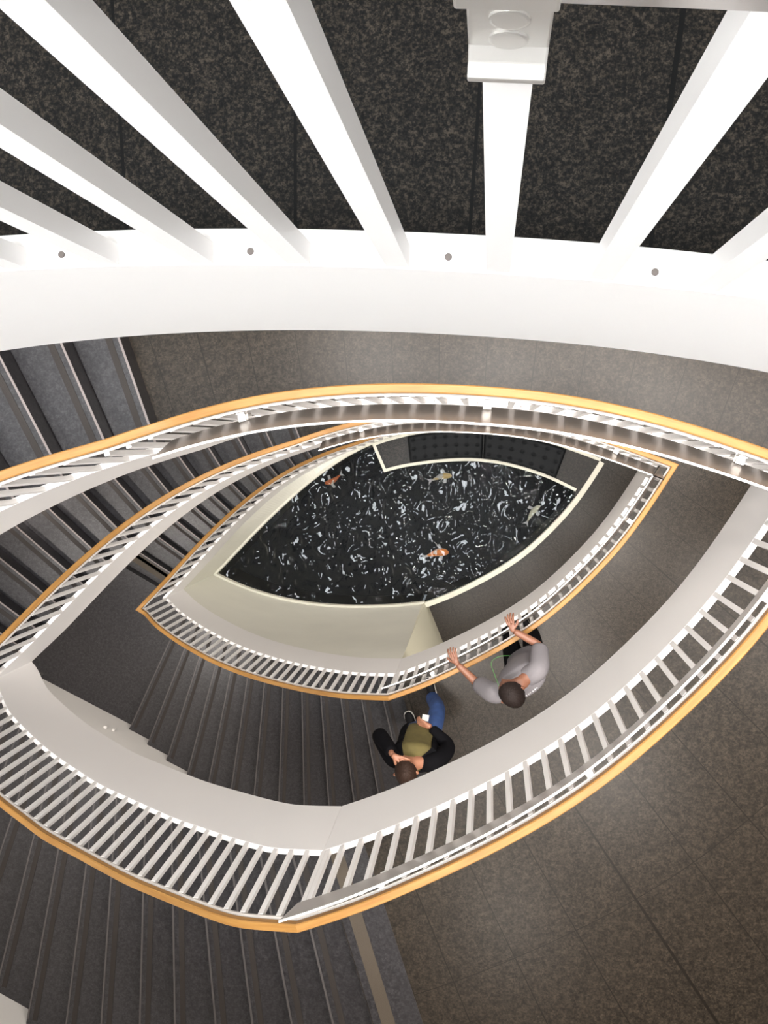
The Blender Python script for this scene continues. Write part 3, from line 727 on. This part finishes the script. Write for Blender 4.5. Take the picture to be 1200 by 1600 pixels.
def head(root, c, F, tilt, mat, hairmat, scale=1.0, hairlow=.15):
    """head with brow, nose, chin, ears, eyes; c = centre, F = facing (horizontal), tilt>0 looks down"""
    F = Vector(F).normalized(); Sd = Vector((F.y, -F.x, 0)); q = Matrix.Rotation(-tilt, 3, Sd); Fw = q @ F; Up = q @ Vector((0, 0, 1)); c = Vector(c)
    def P(x, y, z): return c+(Sd*x+Fw*y+Up*z)*scale
    def shape(th, ph):
        x = math.cos(ph)*math.sin(th); y = math.sin(ph)*math.sin(th); z = math.cos(th)
        X = .076*x; Y = .096*y; Z_ = .118*z
        if z < 0: X *= 1-.28*z*z; Y = Y*(1-.22*z*z)+(.012*(-z) if y > 0 else -.004)
        if y > 0: # face relief
            fx = x*.076
            Y += .022*math.exp(-((fx/.011)**2))*math.exp(-(((Z_+.020)/.024)**2)) # nose
            Y += .006*math.exp(-((fx/.05)**2))*math.exp(-(((Z_-.018)/.012)**2))  # brow
            Y -= .007*math.exp(-(((abs(fx)-.030)/.013)**2))*math.exp(-(((Z_-.002)/.013)**2)) # sockets
            Y += .005*math.exp(-((fx/.020)**2))*math.exp(-(((Z_+.058)/.008)**2)) # lips
            Y += .007*math.exp(-((fx/.022)**2))*math.exp(-(((Z_+.095)/.018)**2)) # chin
        return X, Y, Z_
    nt_, np_ = 36, 48; V = []; Fc = []
    for i in range(nt_+1):
        for j in range(np_): V.append(tuple(P(*shape(math.pi*(i+.001)/(nt_+.002), 2*math.pi*j/np_))))
    for i in range(nt_):
        for j in range(np_): a = i*np_+j; b = i*np_+(j+1) % np_; Fc.append([a, b, b+np_, a+np_])
    hd = mesh('head', V, Fc, mat, root, smooth=True)
    for sg in (1, -1):
        limb('ear', [P(sg*.074, -.012, -.028), P(sg*.084, -.018, -.002), P(sg*.078, -.012, .022)], [.010, .016, .010], mat, hd, 10)
        limb('eye', [P(sg*.030, .079, .001), P(sg*.030, .083, .001)], [.009, .008], PRINTM, hd, 10)
    limb('mouth', [P(-.020, .088, -.058), P(0, .094, -.057), P(.020, .088, -.058)], [.003, .005, .003], plain('lips', (.22, .07, .05), .5), hd, 8)
    # hair: a closed cap over crown, back and sides
    Vh = []; Fh = []; M_, N_ = 22, 56
    for i in range(M_+1):
        for j in range(N_):
            ph = 2*math.pi*j/N_; front = max(0, math.sin(ph)); lim = 1.95-1.10*front**.6
            th = lim*(i+.01)/M_; X, Y, Z_ = shape(th, ph); k = 1.11+.012*math.sin(17*ph+5*th)+.010*math.sin(29*ph-9*th)
            if i == M_: k = 1.0
            Vh.append(tuple(P(X*k, Y*k-.003, Z_*k)))
    for i in range(M_):
        for j in range(N_): a = i*N_+j; b = i*N_+(j+1) % N_; Fh.append([a, b, b+N_, a+N_])
    mesh('hair', Vh, Fh, hairmat, root, smooth=True); return P
def shoe(root, heel, toe, z, name='shoe'):
    h = Vector((*heel, 0)); t = Vector((*toe, 0)); d = (t-h).normalized(); n = Vector((-d.y, d.x, 0)); Lg = (t-h).length
    def ring(s, w, zz): return [tuple(h+d*s*Lg+n*w*math.cos(a)+Vector((0, 0, z+zz[0]+(zz[1]-zz[0])*(.5+.5*math.sin(a))))) for a in [2*math.pi*k/14 for k in range(14)]]
    sh = loft(name, [ring(0, .022, (.02, .06)), ring(.1, .036, (.015, .095)), ring(.3, .039, (.015, .10)), ring(.5, .042, (.015, .075)), ring(.75, .047, (.015, .058)), ring(.93, .036, (.015, .045)), ring(1, .015, (.018, .035))], SHOE, root, smooth=True)
    prof = [(0, .026), (.06, .038), (.3, .041), (.55, .045), (.78, .051), (.93, .041), (1.0, .022)]
    pts = [(h+d*s*Lg*1.02+n*w) for s, w in prof]+[(h+d*s*Lg*1.02-n*w) for s, w in prof[::-1]]
    prism('sole', [(p.x, p.y) for p in pts], z+.001, z+.024, SOLE, sh, bevel=.004)

# --- the man leaning on the rail
mz = lambda x, y, z: Vector((x, y, FL+z))
man = empty('person', (.33, -1.93, FL), 'man in a grey t-shirt gripping the railing with both hands, seen from above', 'person', 'people on the third floor')
Fm = Vector((-.54, .84, 0)).normalized(); Sm = Vector((Fm.y, -Fm.x, 0))
pel = mz(.335, -1.95, .95); ch = mz(.275, -1.985, 1.28); nk = mz(.235, -2.00, 1.50); hc = mz(.190, -2.015, 1.665)
shl = mz(.055, -2.085, 1.43); shr = mz(.415, -1.870, 1.43); ell = mz(-.085, -2.060, 1.24); elr = mz(.440, -1.715, 1.24)
hl = Vector((-.262, -1.885, FL+1.275)); hr = Vector((.212, -1.585, FL+1.275))
hipl = pel-Sm*.095; hipr = pel+Sm*.095
knl = mz(.215, -1.89, .50); knr = mz(.400, -1.79, .50); anl = mz(.21, -1.92, .09); anr = mz(.40, -1.83, .09)
V = [pel, ch, nk, hc-Vector((0, 0, .06)), shl, ell, hl, shr, elr, hr, hipl, knl, anl, hipr, knr, anr]
E_b = [(0, 1), (1, 2), (2, 3), (2, 4), (4, 5), (5, 6), (2, 7), (7, 8), (8, 9), (0, 10), (10, 11), (11, 12), (0, 13), (13, 14), (14, 15)]
skinmesh('body', V, E_b, [.10, .10, .060, .055, .050, .041, .028, .050, .041, .028, .075, .052, .035, .075, .052, .035], SKIN, man)
ellip('t_shirt', [(pel-Vector((0, 0, .06)), .185, .135), (pel+Vector((0, 0, .08)), .185, .135), (ch, .205, .140), (ch+Vector((0, 0, .12))-Fm*.01, .215, .135), (nk-Vector((0, 0, .05))-Fm*.015, .165, .105), (nk+Vector((0, 0, .012)), .075, .070)], Fm, GREYT, man)
ts = man.children[-1]
limb('sleeve', [nk-Sm*.11-Vector((0, 0, .075)), shl, shl.lerp(ell, .80)], [.085, .088, .076], GREYT, ts)
limb('sleeve', [nk+Sm*.11-Vector((0, 0, .075)), shr, shr.lerp(elr, .80)], [.085, .088, .076], GREYT, ts)
tr_ = limb('trousers', [pel+Vector((0, 0, .03)), pel-Vector((0, 0, .06))], [.165, .165], BLACKC, man, 22, (Fm, .75))
for a, b, c in ((hipl, knl, anl), (hipr, knr, anr)): limb('trouser_leg', [a, b, c], [.105, .082, .068], BLACKC, tr_)
for a in (anl, anr): shoe(man, (a-Fm*.07).to_2d(), (a+Fm*.20).to_2d(), FL)
head(man, hc, Fm+Vector((-.1, 0, 0)), .25, SKIN, HAIR, 1.18)
hand('hand', hl, (-.35, .80, .10), (.12, .35, -1), 1, SKIN, man, .75, .25)
hand('hand', hr, (-.30, .85, .10), (.12, .35, -1), -1, SKIN, man, .75, .25)
# illegible pale lettering across the shoulders
rnd = random.Random(5)
for i in range(13):
    u = (i-6)*.021; c = nk-Fm*(.118-.10*u*u*4)-Vector((0, 0, .075+.3*abs(u)*.3))+Sm*u
    h = .020+.012*rnd.random(); a = (rnd.random()-.5)*.008; nrm = (-Fm+Vector((0, 0, .55))).normalized(); upv = (Vector((0, 0, 1))*.85-Fm*-.5).normalized()
    limb('shirt_print', [c-upv*h*.5+nrm*.016+Sm*a, c+upv*h*.5+nrm*.016-Sm*a], [.0050, .0050], PRINTM, ts, 6)
limb('earphone_cord', [hc-Sm*.07+Fm*.05-Vector((0, 0, .05)), mz(.06, -1.93, 1.45), mz(.03, -1.86, 1.30), mz(.10, -1.84, 1.15), mz(.20, -1.86, 1.02)], [.0022]*5, plain('green_cord', (.10, .35, .08), .5), man, 6)

# --- the visitor shading the head with one hand
vis = empty('person', (-.62, -2.65, FL), 'person in black jacket, olive shirt and blue jeans with a hand on the head', 'person', 'people on the third floor')
Fv = Vector((.12, 1, 0)).normalized(); Sv = Vector((Fv.y, -Fv.x, 0))
pel = mz(-.605, -2.645, .93); ch = mz(-.610, -2.675, 1.26); nk = mz(-.635, -2.705, 1.46); hc = mz(-.668, -2.715, 1.625)
shl = mz(-.800, -2.680, 1.39); shr = mz(-.440, -2.705, 1.39); ell = mz(-.925, -2.535, 1.28); elr = mz(-.345, -2.665, 1.13)
hl = mz(-.770, -2.575, 1.66); hr = mz(-.505, -2.520, 1.02)
hipl = pel-Sv*.085; hipr = pel+Sv*.085; knr = mz(-.470, -2.520, .52); anr = mz(-.540, -2.520, .10); knl = mz(-.640, -2.700, .50); anl = mz(-.720, -2.860, .12)
V = [pel, ch, nk, hc-Vector((0, 0, .05)), shl, ell, hl, shr, elr, hr, hipl, knl, anl, hipr, knr, anr]
skinmesh('body', V, E_b, [.09, .09, .055, .052, .045, .036, .025, .045, .036, .025, .07, .048, .033, .07, .048, .033], SKIN2, vis)
ellip('shirt', [(pel-Vector((0, 0, .04)), .155, .115), (pel+Vector((0, 0, .10)), .155, .118), (ch, .170, .125), (ch+Vector((0, 0, .12)), .170, .115), (nk-Vector((0, 0, .03)), .10, .08), (nk+Vector((0, 0, .01)), .065, .062)], Fv, OLIVE, vis)
# open jacket: back and side panels
def jacket_panel(sg):
    secs = []
    for c, a, b in ((pel-Vector((0, 0, .02)), .185, .145), (ch-Vector((0, 0, .12)), .185, .145), (ch, .198, .150), (ch+Vector((0, 0, .11)), .205, .140), (nk-Vector((0, 0, .02)), .135, .098)):
        o_ = []; i_ = []
        for k in range(12):
            t = -math.pi/2+sg*(math.pi*.03*-1+k/11*math.pi*.80); o_.append(c+Sv*a*math.cos(t)+Fv*b*math.sin(t)); i_.append(c+Sv*(a-.014)*math.cos(t)+Fv*(b-.014)*math.sin(t))
        secs.append([tuple(v) for v in o_+i_[::-1]])
    return loft('jacket_side', secs, BLACKC, vis, smooth=False)
jp = jacket_panel(1); jacket_panel(-1)
limb('jacket_sleeve', [nk-Sv*.10-Vector((0, 0, .06)), shl, ell, ell.lerp(hl, .78)], [.075, .080, .068, .048], BLACKC, vis)
limb('jacket_sleeve', [nk+Sv*.10-Vector((0, 0, .06)), shr, elr, elr.lerp(hr, .80)], [.075, .080, .068, .050], BLACKC, vis)
jn = limb('jeans', [pel+Vector((0, 0, .02)), pel-Vector((0, 0, .07))], [.148, .148], DENIM, vis, 22, (Fv, .78))
for a, b, c in ((hipl, knl, anl), (hipr, knr, anr)): limb('jeans_leg', [a, b, c], [.098, .076, .066], DENIM, jn)
shoe(vis, (-.515, -2.575), (-.600, -2.335), FL); shoe(vis, (-.700, -2.905), (-.800, -2.690), FL)
head(vis, hc, Fv+Vector((-.25, 0, 0)), .35, SKIN2, HAIR2, 1.1)
hand('hand', hl, (.88, -.42, .10), (.15, -.25, -1), -1, SKIN2, vis, .38, .12)
hand('hand', hr, (-.85, .25, -.25), (.1, .3, -1), 1, SKIN2, vis, .6, .10)
bd = mesh('badge', [tuple(pel+Fv*.165+Sv*(.03+x)+Vector((0, 0, z))+Fv*y) for x, y, z in ((-.03, 0, .03), (.03, 0, .03), (.03, .03, -.05), (-.03, .03, -.05), (-.03, -.004, .03), (.03, -.004, .03), (.03, .026, -.05), (-.03, .026, -.05))], [[0, 1, 2, 3], [7, 6, 5, 4], [0, 4, 5, 1], [2, 6, 7, 3], [1, 5, 6, 2], [0, 3, 7, 4]], PRINTM, vis)
